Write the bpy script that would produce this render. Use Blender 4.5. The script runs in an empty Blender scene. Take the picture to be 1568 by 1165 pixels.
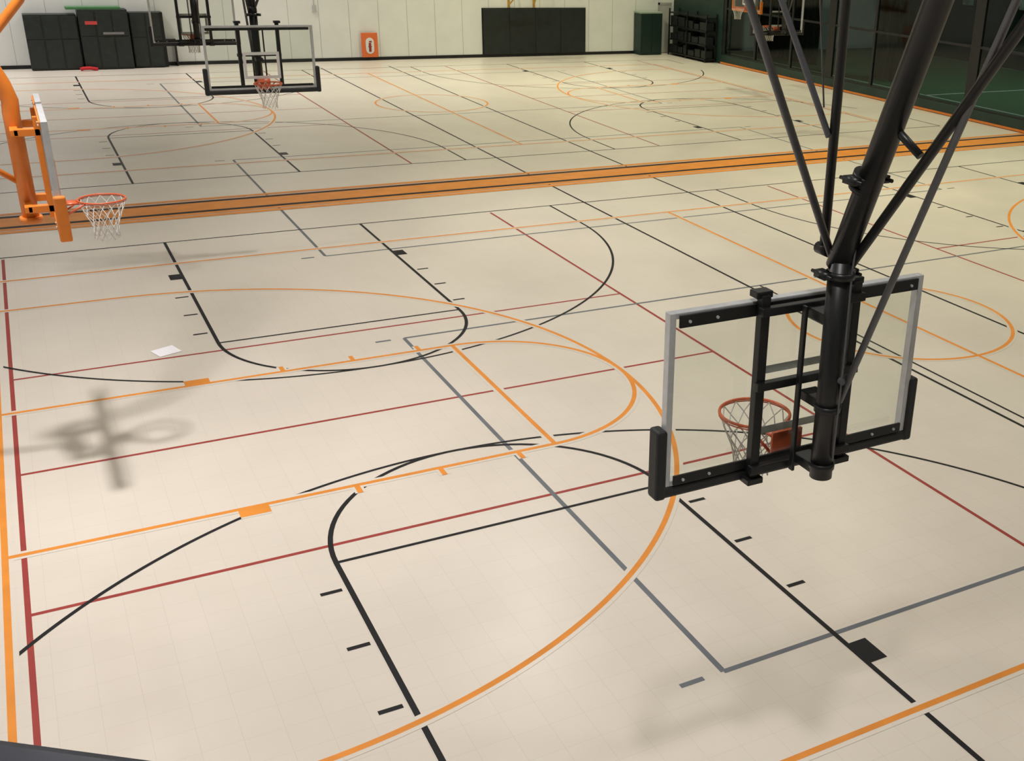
import bpy, math, random
from mathutils import Vector, Matrix
random.seed(3)
sc=bpy.context.scene
sc.view_settings.view_transform='Standard'
col=bpy.context.collection

# ------------------------------------------------------------ materials
def pmat(name,c,rough=.5,metal=0,spec=.5,noise=0,nscale=20,bump=0,emit=None,es=0):
    m=bpy.data.materials.new(name);m.use_nodes=True;nt=m.node_tree
    b=nt.nodes['Principled BSDF']
    b.inputs['Base Color'].default_value=(*c,1);b.inputs['Roughness'].default_value=rough
    b.inputs['Metallic'].default_value=metal;b.inputs['Specular IOR Level'].default_value=spec
    if emit: b.inputs['Emission Color'].default_value=(*emit,1);b.inputs['Emission Strength'].default_value=es
    if noise or bump:
        tc=nt.nodes.new('ShaderNodeTexCoord');n=nt.nodes.new('ShaderNodeTexNoise');n.inputs['Scale'].default_value=nscale
        n.inputs['Detail'].default_value=2
        nt.links.new(tc.outputs['Object'],n.inputs['Vector'])
        if noise:
            r=nt.nodes.new('ShaderNodeValToRGB')
            r.color_ramp.elements[0].position=.3;r.color_ramp.elements[1].position=.7
            r.color_ramp.elements[0].color=(*[x*(1-noise) for x in c],1);r.color_ramp.elements[1].color=(*[min(1,x*(1+noise)) for x in c],1)
            nt.links.new(n.outputs['Fac'],r.inputs['Fac']);nt.links.new(r.outputs[0],b.inputs['Base Color'])
        if bump:
            bp=nt.nodes.new('ShaderNodeBump');bp.inputs['Strength'].default_value=bump;bp.inputs['Distance'].default_value=.01
            nt.links.new(n.outputs['Fac'],bp.inputs['Height']);nt.links.new(bp.outputs[0],b.inputs['Normal'])
    return m
def floor_mat():
    m=bpy.data.materials.new('sport_tile_floor');m.use_nodes=True;nt=m.node_tree;L=nt.links
    b=nt.nodes['Principled BSDF']
    geo=nt.nodes.new('ShaderNodeNewGeometry')
    br=nt.nodes.new('ShaderNodeTexBrick');br.offset=0;br.squash=1
    br.inputs['Color1'].default_value=(.665,.612,.540,1);br.inputs['Color2'].default_value=(.655,.602,.530,1)
    br.inputs['Mortar'].default_value=(.60,.548,.48,1)
    br.inputs['Scale'].default_value=1;br.inputs['Mortar Size'].default_value=.003;br.inputs['Mortar Smooth'].default_value=.3
    br.inputs['Brick Width'].default_value=.305;br.inputs['Row Height'].default_value=.305
    L.new(geo.outputs['Position'],br.inputs['Vector'])
    n=nt.nodes.new('ShaderNodeTexNoise');n.inputs['Scale'].default_value=.35;n.inputs['Detail'].default_value=3
    L.new(geo.outputs['Position'],n.inputs['Vector'])
    mr=nt.nodes.new('ShaderNodeMapRange');mr.inputs[1].default_value=.3;mr.inputs[2].default_value=.7;mr.inputs[3].default_value=.93;mr.inputs[4].default_value=1.05
    L.new(n.outputs['Fac'],mr.inputs[0])
    mx=nt.nodes.new('ShaderNodeVectorMath');mx.operation='SCALE'
    L.new(br.outputs['Color'],mx.inputs[0]);L.new(mr.outputs[0],mx.inputs['Scale']);L.new(mx.outputs[0],b.inputs['Base Color'])
    n2=nt.nodes.new('ShaderNodeTexNoise');n2.inputs['Scale'].default_value=1.6;n2.inputs['Detail'].default_value=3
    L.new(geo.outputs['Position'],n2.inputs['Vector'])
    m2=nt.nodes.new('ShaderNodeMapRange');m2.inputs[3].default_value=.26;m2.inputs[4].default_value=.38
    L.new(n2.outputs['Fac'],m2.inputs[0]);L.new(m2.outputs[0],b.inputs['Roughness'])
    b.inputs['Specular IOR Level'].default_value=.5
    return m
def glass_mat(name,tint,k):
    m=bpy.data.materials.new(name);m.use_nodes=True;nt=m.node_tree;nt.nodes.clear()
    t=nt.nodes.new('ShaderNodeBsdfTransparent');t.inputs[0].default_value=(*tint,1)
    g=nt.nodes.new('ShaderNodeBsdfGlossy');g.inputs['Roughness'].default_value=.06
    f=nt.nodes.new('ShaderNodeLayerWeight');f.inputs[0].default_value=.35
    mu=nt.nodes.new('ShaderNodeMath');mu.operation='MULTIPLY_ADD';mu.inputs[1].default_value=k;mu.inputs[2].default_value=k*.12
    nt.links.new(f.outputs['Facing'],mu.inputs[0])
    mx=nt.nodes.new('ShaderNodeMixShader');o=nt.nodes.new('ShaderNodeOutputMaterial')
    nt.links.new(mu.outputs[0],mx.inputs[0]);nt.links.new(t.outputs[0],mx.inputs[1]);nt.links.new(g.outputs[0],mx.inputs[2]);nt.links.new(mx.outputs[0],o.inputs[0])
    return m
FLOOR=floor_mat();GLASS=glass_mat('clear_glass',(.85,.875,.835),.22);PANE=glass_mat('dark_mesh_curtain',(.52,.60,.55),.10)
ORL=pmat('orange_line_paint',(.69,.25,.035),.5,spec=.3,noise=.08,nscale=3)
REDL=pmat('red_line_paint',(.30,.042,.035),.5,spec=.3,noise=.08,nscale=3)
BLKL=pmat('black_line_paint',(.012,.012,.014),.55,spec=.2)
GRYL=pmat('gray_line_paint',(.13,.145,.165),.5,spec=.3,noise=.1,nscale=3)
BLACK=pmat('black_powder_coat',(.010,.011,.012),.38,spec=.4,noise=.15,nscale=12)
GUN=pmat('gunmetal_strut',(.13,.135,.15),.42,metal=.4,noise=.1,nscale=10)
ALU=pmat('aluminium_frame',(.56,.58,.60),.36,metal=.35,noise=.06,nscale=15)
PADB=pmat('black_foam_pad',(.014,.016,.018),.6,bump=.1,nscale=60)
ORP=pmat('orange_powder_coat',(.70,.20,.025),.4,noise=.06,nscale=8)
RIM=pmat('rim_orange_red',(.55,.10,.03),.4,noise=.05,nscale=20)
NET=pmat('white_net_cord',(.58,.56,.53),.8,noise=.08,nscale=60)
WHITE=pmat('white_target_paint',(.75,.76,.76),.5,noise=.03,nscale=10)
WALL=pmat('painted_white_wall',(.76,.78,.76),.6,noise=.03,nscale=1.5)
JOINT=pmat('wall_joint_gray',(.40,.41,.39),.7,noise=.05)
DGREEN=pmat('dark_green_paint',(.008,.030,.023),.5,noise=.2,nscale=2)
DBLK=pmat('black_vinyl_mat',(.010,.015,.015),.45,noise=.2,nscale=4)
GREENP=pmat('green_plastic',(.06,.20,.07),.5,noise=.1)
TURF=pmat('green_turf',(.03,.12,.05),.9,noise=.3,nscale=30)
CEIL=pmat('ceiling_white_deck',(.45,.45,.43),.8,noise=.05,nscale=1)
NAVY=pmat('navy_rail_paint',(.012,.018,.032),.35,noise=.1)
PAPER=pmat('white_paper',(.88,.88,.94),.7,noise=.02)
REDF=pmat('red_fabric',(.6,.02,.03),.8,noise=.1)
LED=pmat('red_led_digits',(.2,.02,.02),.4,emit=(1,.1,.08),es=.25)
BALC=pmat('balcony_concrete',(.30,.29,.27),.8,noise=.1)

# ------------------------------------------------------------ mesh builder
class MB:
    def __init__(s): s.v=[];s.f=[]
    def box(s,x0,x1,y0,y1,z0,z1):
        b=len(s.v)
        for z in (z0,z1):
            for x,y in ((x0,y0),(x1,y0),(x1,y1),(x0,y1)): s.v.append((x,y,z))
        s.f+=[(b,b+3,b+2,b+1),(b+4,b+5,b+6,b+7),(b,b+1,b+5,b+4),(b+1,b+2,b+6,b+5),(b+2,b+3,b+7,b+6),(b+3,b,b+4,b+7)];return s
    def cyl(s,p,q,r,n=16,r2=None,cap=True):
        p=Vector(p);q=Vector(q);d=(q-p).normalized();r2=r if r2 is None else r2
        a=d.orthogonal().normalized();c=d.cross(a);b=len(s.v)
        for P,R in ((p,r),(q,r2)):
            for i in range(n):
                t=2*math.pi*i/n;s.v.append(tuple(P+a*(R*math.cos(t))+c*(R*math.sin(t))))
        for i in range(n):
            j=(i+1)%n;s.f.append((b+i,b+j,b+n+j,b+n+i))
        if cap: s.f.append(tuple(b+n-1-i for i in range(n)));s.f.append(tuple(b+n+i for i in range(n)))
        return s
    def path(s,pts,r,n=16):
        pts=[Vector(p) for p in pts];b0=len(s.v)
        a=None
        for k,P in enumerate(pts):
            rr=r[k] if isinstance(r,(list,tuple)) else r
            d=((pts[min(k+1,len(pts)-1)]-P).normalized()+(P-pts[max(k-1,0)]).normalized()).normalized()
            if a is None:a=d.orthogonal().normalized()
            a=(a-d*a.dot(d)).normalized();c=d.cross(a)
            for i in range(n):
                t=2*math.pi*i/n;s.v.append(tuple(P+a*(rr*math.cos(t))+c*(rr*math.sin(t))))
        for k in range(len(pts)-1):
            for i in range(n):
                j=(i+1)%n;o=b0+k*n;s.f.append((o+i,o+j,o+n+j,o+n+i))
        s.f.append(tuple(b0+n-1-i for i in range(n)));o=b0+(len(pts)-1)*n;s.f.append(tuple(o+i for i in range(n)))
        return s
    def torus(s,c,R,r,n=48,m=10):
        b=len(s.v)
        for i in range(n):
            t=2*math.pi*i/n
            for j in range(m):
                u=2*math.pi*j/m;q=R+r*math.cos(u)
                s.v.append((c[0]+q*math.cos(t),c[1]+q*math.sin(t),c[2]+r*math.sin(u)))
        for i in range(n):
            for j in range(m):
                s.f.append((b+i*m+j,b+((i+1)%n)*m+j,b+((i+1)%n)*m+(j+1)%m,b+i*m+(j+1)%m))
        return s
    def quad(s,a,b_,c,d):
        b=len(s.v);s.v+=[a,b_,c,d];s.f.append((b,b+1,b+2,b+3));return s
    def obj(s,name,mat,parent=None,bevel=0,smooth=False):
        me=bpy.data.meshes.new(name);me.from_pydata(s.v,[],s.f);me.update()
        if smooth:
            for p in me.polygons:p.use_smooth=len(p.vertices)==4
        o=bpy.data.objects.new(name,me);col.objects.link(o);me.materials.append(mat)
        if parent:o.parent=parent
        if bevel:
            b=o.modifiers.new('bevel','BEVEL');b.width=bevel;b.segments=2;b.limit_method='ANGLE'
        return o
def empty(name,loc=(0,0,0),rz=0):
    e=bpy.data.objects.new(name,None);e.location=loc;e.rotation_euler=(0,0,rz);col.objects.link(e);e.empty_display_size=.2;return e

# ------------------------------------------------------------ room shell
X0,X1,Y0,Y1,H=-3.2,28.75,-17.0,35.0,11.5
XT=42.0
MB().box(X0,X1,Y0,Y1,-.2,0).obj('floor',FLOOR)
MB().box(X0-.2,XT,Y0-.2,Y1+.2,H,H+.2).obj('ceiling',CEIL)
MB().box(X0-.2,XT,Y1,Y1+.2,0,H).obj('wall_back',WALL)
MB().box(X0-.2,X0,Y0,Y1,0,H).obj('wall_left',WALL)
MB().box(X0-.2,XT,Y0-.2,Y0,0,H).obj('wall_front',WALL)
j=MB()
x=-2.6
while x<28.6:
    j.box(x-.008,x+.008,Y1-.004,Y1,.13,H);x+=1.22
j.obj('trim_1',JOINT)
MB().box(X0,X1,Y1-.03,Y1,0,.13).obj('baseboard_back',BLACK)
MB().box(X0,X0+.02,Y0,Y1-.03,0,.13).obj('baseboard_left',BLACK)
KW=.4
MB().box(X1,X1+.15,Y0,Y1,0,KW).box(X1,X1+.15,Y0,Y1,4.6,H).box(X1,X1+.15,30.6,Y1,KW,4.6).obj('wall_right',DGREEN)
MB().box(X1-.03,X1,Y0,30.6,.02,.09).obj('baseboard_right',ORP)
wm=MB()
y=30.6;i=0
while y>Y0:
    hw=.06 if i%3 else .22
    wm.box(X1+.03,X1+.13,y-hw,y+hw,KW,4.6);y-=2.6;i+=1
wm.box(X1+.04,X1+.12,Y0,30.6,2.35,2.43).box(X1+.04,X1+.12,Y0,30.6,KW,KW+.06)
w=empty('window_1');wm.obj('mullions',BLACK,w)
MB().quad((X1+.075,Y0,KW),(X1+.075,30.5,KW),(X1+.075,30.5,4.6),(X1+.075,Y0,4.6)).obj('pane',PANE,w)
MB().box(X1,XT,Y0,Y1,-.2,-.004).obj('turf_floor',TURF)
MB().box(XT,XT+.2,Y0,Y1,0,H).obj('wall_turf_hall',DGREEN)
cu=MB()
def curtain(yc,wd,x):
    n=int(wd/.15)
    for i in range(n):
        a=yc-wd/2+i*.15;d0=.06*(i%2);d1=.06*((i+1)%2)
        cu.quad((x+d0,a,.0),(x+d1,a+.15,.0),(x+d1,a+.15,10.8),(x+d0,a,10.8))
for yc,wd in ((31.5,5),(24,2.4),(12,2.4),(5,3)): curtain(yc,wd,33.0)
cu.obj('divider_curtain',pmat('black_green_curtain',(.006,.014,.012),.8,noise=.3,nscale=3))
t=MB();t.box(31.5,31.6,Y0,Y1-1,-.004,.0);t.box(31.5,XT-1,20,20.1,-.004,.0);t.box(31.5,XT-1,9,9.1,-.004,.0);t.obj('turf_line_markings',WHITE)
sheet=pmat('pale_sheet',(.40,.48,.45),.6,noise=.3,nscale=3)
for k,(yy,zz,ww,hh) in enumerate([(25,3.1,1.5,1.0),(29,3.2,.9,1.3),(21,3.0,1.6,.7)]):
    e=empty('notice_board' if k==0 else 'notice_board.%03d'%k)
    MB().box(XT-.06,XT,yy-ww/2,yy+ww/2,zz-hh/2,zz+hh/2).obj('frame',BLACK,e)
    MB().box(XT-.07,XT-.06,yy-ww/2+.08,yy+ww/2-.08,zz-hh/2+.08,zz+hh/2-.08).obj('sheet',sheet,e)
jb=MB()
for y in range(-14,35,4):
    jb.box(X0,X1,y-.07,y+.07,11.02,11.10).box(X0,X1,y-.07,y+.07,11.42,11.5)
    x=X0
    while x<X1-1:
        jb.cyl((x,y,11.08),(x+.5,y,11.44),.02,6).cyl((x+.5,y,11.44),(x+1,y,11.08),.02,6);x+=1
jb.obj('ceiling_joists',CEIL)

# ------------------------------------------------------------ floor line markings
class Lines:
    def __init__(s,z,w): s.m=MB();s.z=z;s.w=w;s.b=MB();s.k=0
    def seg(s,x0,y0,x1,y1,w=None,border=.045):
        w=w or s.w;s.k+=1
        d=Vector((x1-x0,y1-y0)).normalized();n=Vector((-d.y,d.x))
        for m,h,z in ((s.m,w/2,s.z+s.k*4e-6),(s.b,w/2+border,s.z-.0005+s.k*4e-6)):
            m.quad((x0-n.x*h,y0-n.y*h,z),(x1-n.x*h,y1-n.y*h,z),(x1+n.x*h,y1+n.y*h,z),(x0+n.x*h,y0+n.y*h,z))
    def arc(s,cx,cy,r,a0,a1,w=None,clip=None,border=.045):
        w=w or s.w;N=max(12,int(abs(a1-a0)*r*8));s.k+=1
        for i in range(N):
            t=a0+(a1-a0)*i/N
            u=a0+(a1-a0)*(i+1)/N
            if clip and not(clip[0]<=cx+r*math.cos(t)<=clip[1]):continue
            for m,h,z in ((s.m,w/2,s.z+s.k*4e-6),(s.b,w/2+border,s.z-.0005+s.k*4e-6)):
                P=lambda R,A:(cx+R*math.cos(A),cy+R*math.sin(A),z)
                m.quad(P(r-h,t),P(r+h,t),P(r+h,u),P(r-h,u))
    def rect(s,x0,y0,x1,y1,**k):
        s.seg(x0,y0,x1,y0,**k);s.seg(x1,y0,x1,y1,**k);s.seg(x1,y1,x0,y1,**k);s.seg(x0,y1,x0,y0,**k)
pi=math.pi
red=Lines(.0003,.05);gry=Lines(.0008,.055);blk=Lines(.0013,.052);org=Lines(.0026,.06)
OY=23.45
for oy in (0,OY):
    for f in (lambda x:x,lambda x:25.6-x):
        for yy in (-2.97,0,2.99): red.seg(f(.16),oy+yy,f(9.2),oy+yy)
        for xx in (.16,9.2): red.seg(f(xx),oy-9.05,f(xx),oy+9.0)
        sgn=1 if f(0)==0 else -1
        for s in (-1,1):
            xa,xb=sorted((f(2.13),f(2.44)));y=oy+s*1.93
            org.seg(xa,y,xb,y,w=.17,border=.03)
            for xx in (3.38,4.34,5.30):
                org.seg(f(xx),oy+s*1.83,f(xx),oy+s*2.02,border=.03)
        org.seg(f(0),oy-1.83,f(5.79),oy-1.83);org.seg(f(0),oy+1.83,f(5.79),oy+1.83);org.seg(f(5.79),oy-1.83,f(5.79),oy+1.83)
        a=0 if sgn>0 else pi
        org.arc(f(5.79),oy,1.83,a-pi/2,a+pi/2);org.arc(f(1.6),oy,6.02,a-pi/2,a+pi/2)
        org.seg(f(0),oy-6.02,f(1.6),oy-6.02);org.seg(f(0),oy+6.02,f(1.6),oy+6.02)
    org.rect(0,oy-7.63,25.6,oy+7.63);org.seg(12.8,oy-7.63,12.8,oy+7.63);org.arc(12.8,oy,1.83,0,2*pi)
    for cx in (4.61,20.99):
        for s in (-1,1):
            ft=oy+s*3.31;bl=oy+s*9.1
            for e in (-1,1):
                blk.seg(cx+e*1.83,ft,cx+e*1.83,bl)
                blk.seg(cx+e*1.94,oy+s*6.66,cx+e*1.94,oy+s*6.97,w=.2)
                for yy in (3.8,4.73,5.66): blk.seg(cx+e*1.90,oy+s*yy,cx+e*2.1,oy+s*yy)
            blk.seg(cx-1.83,ft,cx+1.83,ft,w=.045)
            a=pi/2 if s<0 else -pi/2
            blk.arc(cx,ft,1.83,a-pi/2,a+pi/2);blk.arc(cx,oy+s*7.5,6.02,a-pi/2,a+pi/2,w=.045,clip=(-1,26.6))
            for e in (-1,1):
                xx=cx+e*6.02
                blk.seg(xx,oy+s*7.5,xx,bl,w=.045)
    for s in (-1,1): blk.seg(-1.4,oy+s*9.1,27,oy+s*9.1,w=.045)
for xx in (11.47,14.2): blk.seg(xx,-9.1,xx,33)
blk.seg(11.68,-9.1,11.68,2.4,w=.04)
for a,b in ((-6.48,2.41),(7.1,16.25),(21.2,30.05)):
    gry.rect(5.25,a,20.35,b)
    for yy in (a,b): gry.seg(4.82,yy,5.05,yy);gry.seg(20.55,yy,20.78,yy)
red.m.obj('volleyball_court_lines',REDL);gry.m.obj('badminton_court_lines',GRYL);blk.m.obj('cross_court_lines',BLKL)
org.b.obj('basketball_court_line_borders',FLOOR);org.m.obj('basketball_court_lines',ORL)
def band(y0,y1,m,z=.004): m.quad((X0,y0,z),(X1,y0,z),(X1,y1,z),(X0,y1,z))
so=MB();sb=MB()
band(10.78,10.95,so);band(11.0,12.2,so);band(12.27,12.42,so)
band(12.02,12.17,sb,.0045);band(11.17,11.32,sb,.0045)
st=empty('divider_stripe');so.obj('orange_bands',ORL,st);sb.obj('black_bands',BLKL,st)

# ------------------------------------------------------------ hoops
def net(mb,c,z):
    n=12;R=[.222,.205,.175,.145,.125,.118,.125];Z=[0,-.07,-.14,-.21,-.28,-.35,-.41]
    for k in range(len(R)-1):
        for i in range(n):
            for dlt in (-.5,.5):
                t=2*pi*(i+.5*(k%2))/n;u=2*pi*(i+.5*(k%2)+dlt)/n
                mb.cyl((c[0]+R[k]*math.cos(t),c[1]+R[k]*math.sin(t),z+Z[k]),(c[0]+R[k+1]*math.cos(u),c[1]+R[k+1]*math.sin(u),z+Z[k+1]),.0042,5,cap=False)
def board(root,dz,padmat,bracket,rimdy=.38,rimz=3.05):
    z0,z1=2.90+dz,3.97+dz
    MB().quad((-.88,0,z0+.03),(.88,0,z0+.03),(.88,0,z1-.03),(-.88,0,z1-.03)).obj('glass_board',GLASS,root)
    MB().box(-.915,-.875,-.045,.012,z0,z1).box(.875,.915,-.045,.012,z0,z1).box(-.875,.875,-.045,.012,z1-.035,z1).box(-.875,.875,-.045,.012,z0,z0+.035).obj('board_frame',ALU,root,.004)
    MB().box(-.86,.86,-.062,-.046,z1-.085,z1-.012).box(-.86,.86,-.062,-.046,z0+.01,z0+.07).obj('rear_channel',bracket,root,.003)
    bo=MB()
    for e in (-.8,-.62,.62,.8): bo.cyl((e,-.072,z1-.05),(e,-.06,z1-.05),.009,8).cyl((e,-.072,z0+.04),(e,-.06,z0+.04),.009,8)
    bo.obj('frame_bolts',ALU,root)
    t=MB();a,b=-.305,.305;c,d=3.08+dz,3.53+dz
    t.box(a,b,.007,.010,c,c+.05).box(a,b,.007,.010,d-.05,d).box(a,a+.05,.007,.010,c+.05,d-.05).box(b-.05,b,.007,.010,c+.05,d-.05).obj('target_square',WHITE,root)
    p=MB();p.box(-.95,.95,-.055,.045,z0-.07,z0-.0)
    p.box(-.975,-.905,-.06,.05,z0-.075,z0+.37).box(.905,.975,-.06,.05,z0-.075,z0+.37);p.obj('edge_padding',padmat,root,.018)
    rz=rimz
    r=MB();r.torus((0,rimdy,rz),.2286,.010);r.box(-.11,.11,.012,.035,rz-.15,rz+.03).box(-.09,.09,.03,rimdy-.22,rz-.022,rz-.004)
    r.cyl((-.09,.035,rz-.13),(-.15,rimdy-.17,rz-.01),.01,8).cyl((.09,.035,rz-.13),(.15,rimdy-.17,rz-.01),.01,8)
    r.torus((0,rimdy,rz-.018),.232,.004,32,6)
    r.obj('rim',RIM,root,smooth=True)
    nm=MB();net(nm,(0,rimdy),rz-.01);nm.obj('net',NET,root)
def cross_hoop(name,x,y,flip,dz,full=False):
    root=empty(name,(x,y,0),pi if flip else 0)
    board(root,dz,PADB,BLACK,rimz=3.05+dz*1.4)
    s=MB();o=dz
    for e in (-.33,.33):
        s.box(e-.03,e+.03,-.12,-.063,2.86+o,4.02+o)
        s.box(e-.055,e+.055,-.10,-.02,4.0+o,4.04+o)
        s.box(e-.055,e+.055,-.14,-.03,2.83+o,2.87+o)
    for z in (3.93,3.47,2.93): s.box(-.37,.37,-.15,-.10,z+o-.025,z+o+.025)
    for z in (3.9,3.38,2.96): s.box(-.06,.06,-.34,-.14,z+o-.03,z+o+.03)
    s.box(-.11,-.09,-.2,-.16,2.9+o,3.95+o).box(.10,.12,-.2,-.16,2.9+o,3.95+o)
    s.obj('mounting_frame',BLACK,root,.005)
    m=MB();m.cyl((0,-.34,2.91+o),(0,-.33,4.26),.068,28)
    m.cyl((0,-.31,4.16),(0,-.30-.375*7.24,11.45),.070,28)
    m.cyl((0,-.17,4.2),(0,-.13,11.45),.027,16)
    m.cyl((0,-.22,4.22),(0,-.12,4.22),.035,12)
    for z,r in ((3.36+o,.078),(2.99+o,.078),(4.12,.082)): m.cyl((0,-.338,z-.02),(0,-.338,z+.02),r,28)
    def onup(z): return Vector((0,-.30-.375*(z-4.21),z))
    for z in (4.62,4.68,5.9):
        a=onup(z);b=onup(z+.03);m.cyl(a,b,.083,28)
    for z in (4.1,4.66):
        yo=onup(max(z,4.21)).y
        m.box(-.12,-.06,yo-.05,yo+.05,z,z+.04).box(.06,.12,yo-.05,yo+.05,z,z+.04)
        for e in (-1,1): m.cyl((e*.10,yo-.09,z+.02),(e*.10,yo+.09,z+.02),.011,8)
    m.obj('mast',BLACK,root,smooth=True)
    st=MB()
    st.cyl((.05,-.34,4.15),(.05,-.34-.724*7.28,11.45),.027,16)
    st.obj('rear_brace',BLACK,root,smooth=True)
    g=MB();g.cyl((.06,-.37,3.35),(.06,-.37-.3935*8.1,11.45),.020,14);g.obj('adjuster_tube',GUN,root,smooth=True)
    g=MB();g.cyl((-.01,-.26,4.2),(-.01-.49*7.25,-.26,11.45),.022,14)
    if full:
        g.cyl((-.03,-.16,4.85),(-.03,-.16+.8*6.6,11.45),.018,12)
        g.cyl((-.05,-.12,5.0),(-.9,.1,11.45),.005,8)
    g.obj('side_brace',GUN,root,smooth=True)
    if full:
        k=MB();k.path([onup(5.0),(0.05,-.80,4.86)],.022,12);k.obj('link_arm',BLACK,root,smooth=True)
        k=MB();k.path([(.02,-.41,3.0),(.02,-.42,3.6),(.02,-.41,4.15),(.02,-.43,4.4)],.006,8);k.cyl((.02,-.43,3.5),(.02,-.40,3.5),.02,10);k.obj('control_cable',GUN,root)
    return root
cross_hoop('ceiling_hung_basketball_hoop',4.63,-7.90,False,-.05,True)
cross_hoop('ceiling_hung_basketball_hoop.001',4.63,7.87,True,.0)
cross_hoop('ceiling_hung_basketball_hoop.002',4.63,15.5,False,0)
cross_hoop('ceiling_hung_basketball_hoop.003',20.99,15.5,False,0)
def orange_hoop(name,x,y,rz):
    root=empty(name,(x,y,0),rz);board(root,-.02,ORP,ORP,rimdy=.40,rimz=2.98)
    m=MB();pts=[(0,-.27,2.84),(0,-.27,3.9),(0,-.26,4.02),(0,-.30,4.18),(0,-.37,4.36),(0,-.38,4.5),(0,-.30,4.64),(0,-.02,4.96),(0,.22,5.4),(0,.3,5.9),(0,.32,11.45)]
    m.path(pts,[.078]*5+[.06]+[.045]*5,24)
    m.cyl((0,-.27,2.80),(0,-.27,2.86),.105,24)
    m.obj('mast',ORP,root,smooth=True)
    a=MB()
    for z in (2.99,3.75):
        a.box(-.3,-.22,-.28,-.05,z-.035,z+.035).box(.22,.3,-.28,-.05,z-.035,z+.035).box(-.3,.3,-.31,-.24,z-.03,z+.03)
    a.box(-.30,-.24,-.10,-.05,2.9,3.9).box(.24,.30,-.10,-.05,2.9,3.9)
    a.obj('mounting_frame',ORP,root,.005)
    b=MB();b.cyl((0,-.3,3.2),(0,-1.0,3.75),.03,12).cyl((0,-1.0,3.75),(0,-1.3,11.45),.035,12);b.obj('brace',ORP,root,smooth=True)
orange_hoop('main_court_basketball_hoop',1.03,0,-pi/2)
orange_hoop('main_court_basketball_hoop.001',25.3,23.6,pi/2)
wh=empty('wall_mounted_basketball_hoop',(20.9,33.5,0),pi);board(wh,0,ORP,ORP)
b=MB()
for e in (-.6,.6):
    b.cyl((e,-1.47,2.2),(e*.5,-.06,3.2),.03,12).cyl((e,-1.47,3.8),(e*.5,-.06,3.8),.03,12).box(e-.05,e+.05,-1.49,-1.46,2.1,3.9)
b.obj('wall_brackets',pmat('mustard_steel',(.55,.33,.06),.5,noise=.1),wh)

# ------------------------------------------------------------ back wall items
L=empty('equipment_lockers')
lb=MB();lb.box(1.5,3.2,34.35,34.97,0.02,1.95).box(3.25,4.9,34.25,34.97,0.02,2.12).box(4.95,6.0,34.4,34.97,0.02,2.0)
lb.obj('body',DBLK,L,.02)
ld=MB()
for a,b2,y,h in ((1.5,3.2,34.35,1.95),(3.25,4.9,34.25,2.12),(4.95,6.0,34.4,2.0)):
    n=3 if b2-a>1.3 else 2;wd=(b2-a)/n
    for i in range(n):
        for z0,z1 in ((.08,h*.55),(h*.57,h-.05)):
            ld.box(a+i*wd+.03,a+(i+1)*wd-.03,y-.03,y,z0,z1)
ld.obj('doors',pmat('black_green_panel',(.013,.020,.019),.4,noise=.2,nscale=5),L,.01)
MB().box(2.9,4.7,34.3,34.9,2.12,2.2).obj('green_top_tray',GREENP,L)
MB().box(3.45,3.85,34.19,34.218,1.60,1.72).obj('led_panel',LED,L)
MB().box(4.0,4.7,34.19,34.218,1.25,1.33).obj('label_strip',pmat('label_gray',(.2,.2,.2),.6,noise=.1),L)
MB().box(6.0,6.12,34.5,34.97,0.02,2.0).box(6.45,6.5,34.7,34.97,.02,1.0).box(6.12,6.45,34.7,34.9,.9,1.0).obj('side_post',BLACK,L)
bag=MB();bag.path([(3.05,34.0,.06),(3.15,33.98,.09),(3.35,33.97,.10),(3.5,34.0,.07),(3.62,34.02,.05)],.06,12);bag.obj('red_cloth_bag',REDF,smooth=True)
sg=empty('orange_framed_extinguisher_sign',(14.0,34.9,0))
MB().box(-.34,.34,-.06,0,.14,1.12).obj('frame',pmat('sign_orange',(.75,.16,.04),.5,noise=.05),sg,.01)
v=MB();v.cyl((0,-.075,.76),(0,-.061,.76),.17,24).cyl((0,-.075,.45),(0,-.061,.45),.17,24);v.box(-.17,.17,-.0745,-.061,.45,.76);v.obj('white_plate',WHITE,sg)
v=MB();v.box(-.05,.05,-.085,-.076,.36,.72).box(-.03,.08,-.085,-.076,.74,.80).box(-.08,.08,-.0855,-.076,.55,.58);v.obj('symbol',REDL,sg)
wp=empty('black_wall_padding')
v=MB()
for i in range(4): v.box(19.07+i*1.243,19.07+(i+1)*1.243-.006,34.9,34.96,.13,2.05)
v.obj('pads',DBLK,wp,.015)
v=MB();v.box(19.03,24.06,34.96,34.995,.13,2.08);v.obj('backer',BLACK,wp)
gc=empty('green_storage_cabinet')
MB().box(26.6,27.75,34.3,34.97,.02,1.86).obj('body',DGREEN,gc,.01)
MB().box(26.58,27.77,34.28,34.97,1.86,1.93).obj('lid',pmat('sage_lid',(.30,.36,.30),.5,noise=.05),gc,.01)
MB().box(26.68,27.15,34.27,34.3,.1,1.8).box(27.2,27.67,34.27,34.3,.1,1.8).obj('doors',pmat('deep_green_door',(.010,.026,.020),.4,noise=.1),gc)
d1=empty('door_1');MB().box(27.95,28.55,34.94,34.965,.02,2.2).obj('leaf',pmat('door_gray',(.48,.49,.46),.5,noise=.04),d1,.005)
MB().box(27.87,27.95,34.93,34.965,.0,2.3).box(27.87,28.6,34.93,34.965,2.2,2.3).obj('casing',JOINT,d1)
sb_=empty('wall_conduit_box');MB().box(11.8,11.95,34.93,34.995,1.95,2.2).box(11.86,11.88,34.97,34.995,2.2,6).obj('box',ALU,sb_)
sh=empty('equipment_shelf');v=MB()
for z in (.1,.7,1.3,1.9): v.box(28.15,28.72,31.0,34.4,z,z+.05)
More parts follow.
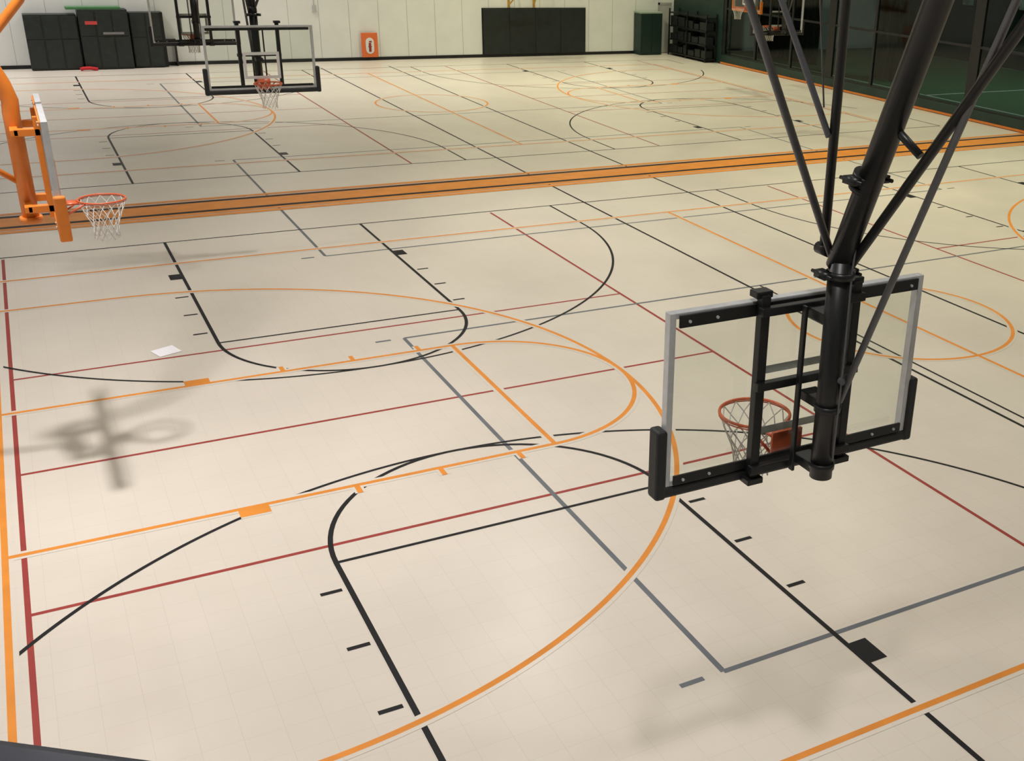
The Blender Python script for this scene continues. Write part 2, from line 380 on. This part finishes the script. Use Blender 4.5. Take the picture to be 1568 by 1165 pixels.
for yy in (31.0,32.7,34.34): v.box(28.15,28.2,yy,yy+.06,0,2.1).box(28.66,28.72,yy,yy+.06,0,2.1)
v.obj('rack',BLACK,sh)
v=MB();
for z in (.15,.75,1.35):
    y=31.1
    while y<34:
        w=random.uniform(.3,.7);v.box(28.22,28.62,y,y+w,z,z+random.uniform(.25,.45));y+=w+.1
v.obj('bins',DBLK,sh,.02)
pp=MB();a=.35
c,s_=math.cos(a),math.sin(a)
P=lambda x,y,z=.006:(2.07+x*c-y*s_,3.26+x*s_+y*c,z)
pp.quad(P(-.16,-.15),P(.16,-.15),P(.17,.15,.012),P(-.15,.15));pp.obj('paper_sheet',PAPER)

# ------------------------------------------------------------ balcony
bp=empty('balcony_railing',(.765,-11.25,0),math.atan2(-.18,.23))
MB().box(-1.6,2.0,-.10,.0,4.60,4.715).obj('top_rail',NAVY,bp,.02)
v=MB();v.box(-1.6,2.0,-.08,-.02,3.62,4.6);v.obj('panel',NAVY,bp)
MB().box(-3.15,8.0,-16.95,-13.2,3.3,3.5).obj('balcony_floor',BALC)
v=MB();v.box(-1.6,-1.5,-.08,-.02,0,3.7).box(1.9,2.0,-.08,-.02,0,3.7);v.obj('posts',NAVY,bp)

# ------------------------------------------------------------ lights
k=0
rows=[-10.6,-1.4,7.8,17,26.2,32.6]
colsx=[.8,9.5,18.5,26.5]
PW={0:[215,115,0,120],1:[480,165,210,210],2:[70,330,340,260],3:[0,0,190,190],4:[70,220,400,260],5:[400,210,200,150]}
CL=[(1,.945,.925),(1,.955,.87),(1,.965,.68),(1,.965,.68)]
for r,y in enumerate(rows):
    for ci,x in enumerate(colsx):
        if PW[r][ci]==0: continue
        if r==0 and ci==0:x=2.2
        root=empty('high_bay_light' if k==0 else 'high_bay_light.%03d'%k,(x,y,0));k+=1
        MB().cyl((0,0,10.9),(0,0,10.65),.2,24,.42,cap=False).cyl((0,0,10.88),(0,0,10.97),.12,20).cyl((0,0,10.97),(0,0,11.015),.02,8).obj('housing',ALU,root,smooth=True)
        ld=bpy.data.lights.new('lamp','AREA');ld.shape='DISK';ld.size=(.6 if r==0 else .5) if ci==0 else .6;ld.energy=PW[r][ci]*.97;ld.color=CL[ci]
        ld.spread=math.radians(135 if r==0 else 126)
        lo=bpy.data.objects.new('lamp',ld);lo.location=(0,0,10.64);lo.parent=root;col.objects.link(lo)
ld=bpy.data.lights.new('turf_lamp','AREA');ld.size=3;ld.energy=480;ld.color=(.85,1,.9)
e=empty('turf_hall_light',(36,18,0));lo=bpy.data.objects.new('turf_lamp',ld);lo.location=(0,0,10);lo.parent=e;col.objects.link(lo)
MB().box(-1.6,1.6,-1.6,1.6,10.05,11.49).obj('turf_light_housing',BLACK,e)
w=bpy.data.worlds.new('world');sc.world=w;w.use_nodes=True
w.node_tree.nodes['Background'].inputs[0].default_value=(.9,.9,.85,1);w.node_tree.nodes['Background'].inputs[1].default_value=.2

# ------------------------------------------------------------ camera
cd=bpy.data.cameras.new('camera');co=bpy.data.objects.new('camera',cd);col.objects.link(co)
R=[[0.86449,-0.50126,0.03738],[-0.16584,-0.35463,-0.92018],[0.47451,0.78929,-0.38971]]
M=Matrix(((R[0][0],-R[1][0],-R[2][0],.8292),(R[0][1],-R[1][1],-R[2][1],-12.8019),(R[0][2],-R[1][2],-R[2][2],5.8938),(0,0,0,1)))
co.matrix_world=M
cd.sensor_fit='HORIZONTAL';cd.sensor_width=36;cd.lens=36*1678.83/1568
cd.shift_x=-(1030.55-784)/1568;cd.shift_y=(589.64-582.3)/1568
cd.clip_start=.05;cd.clip_end=200
sc.camera=co
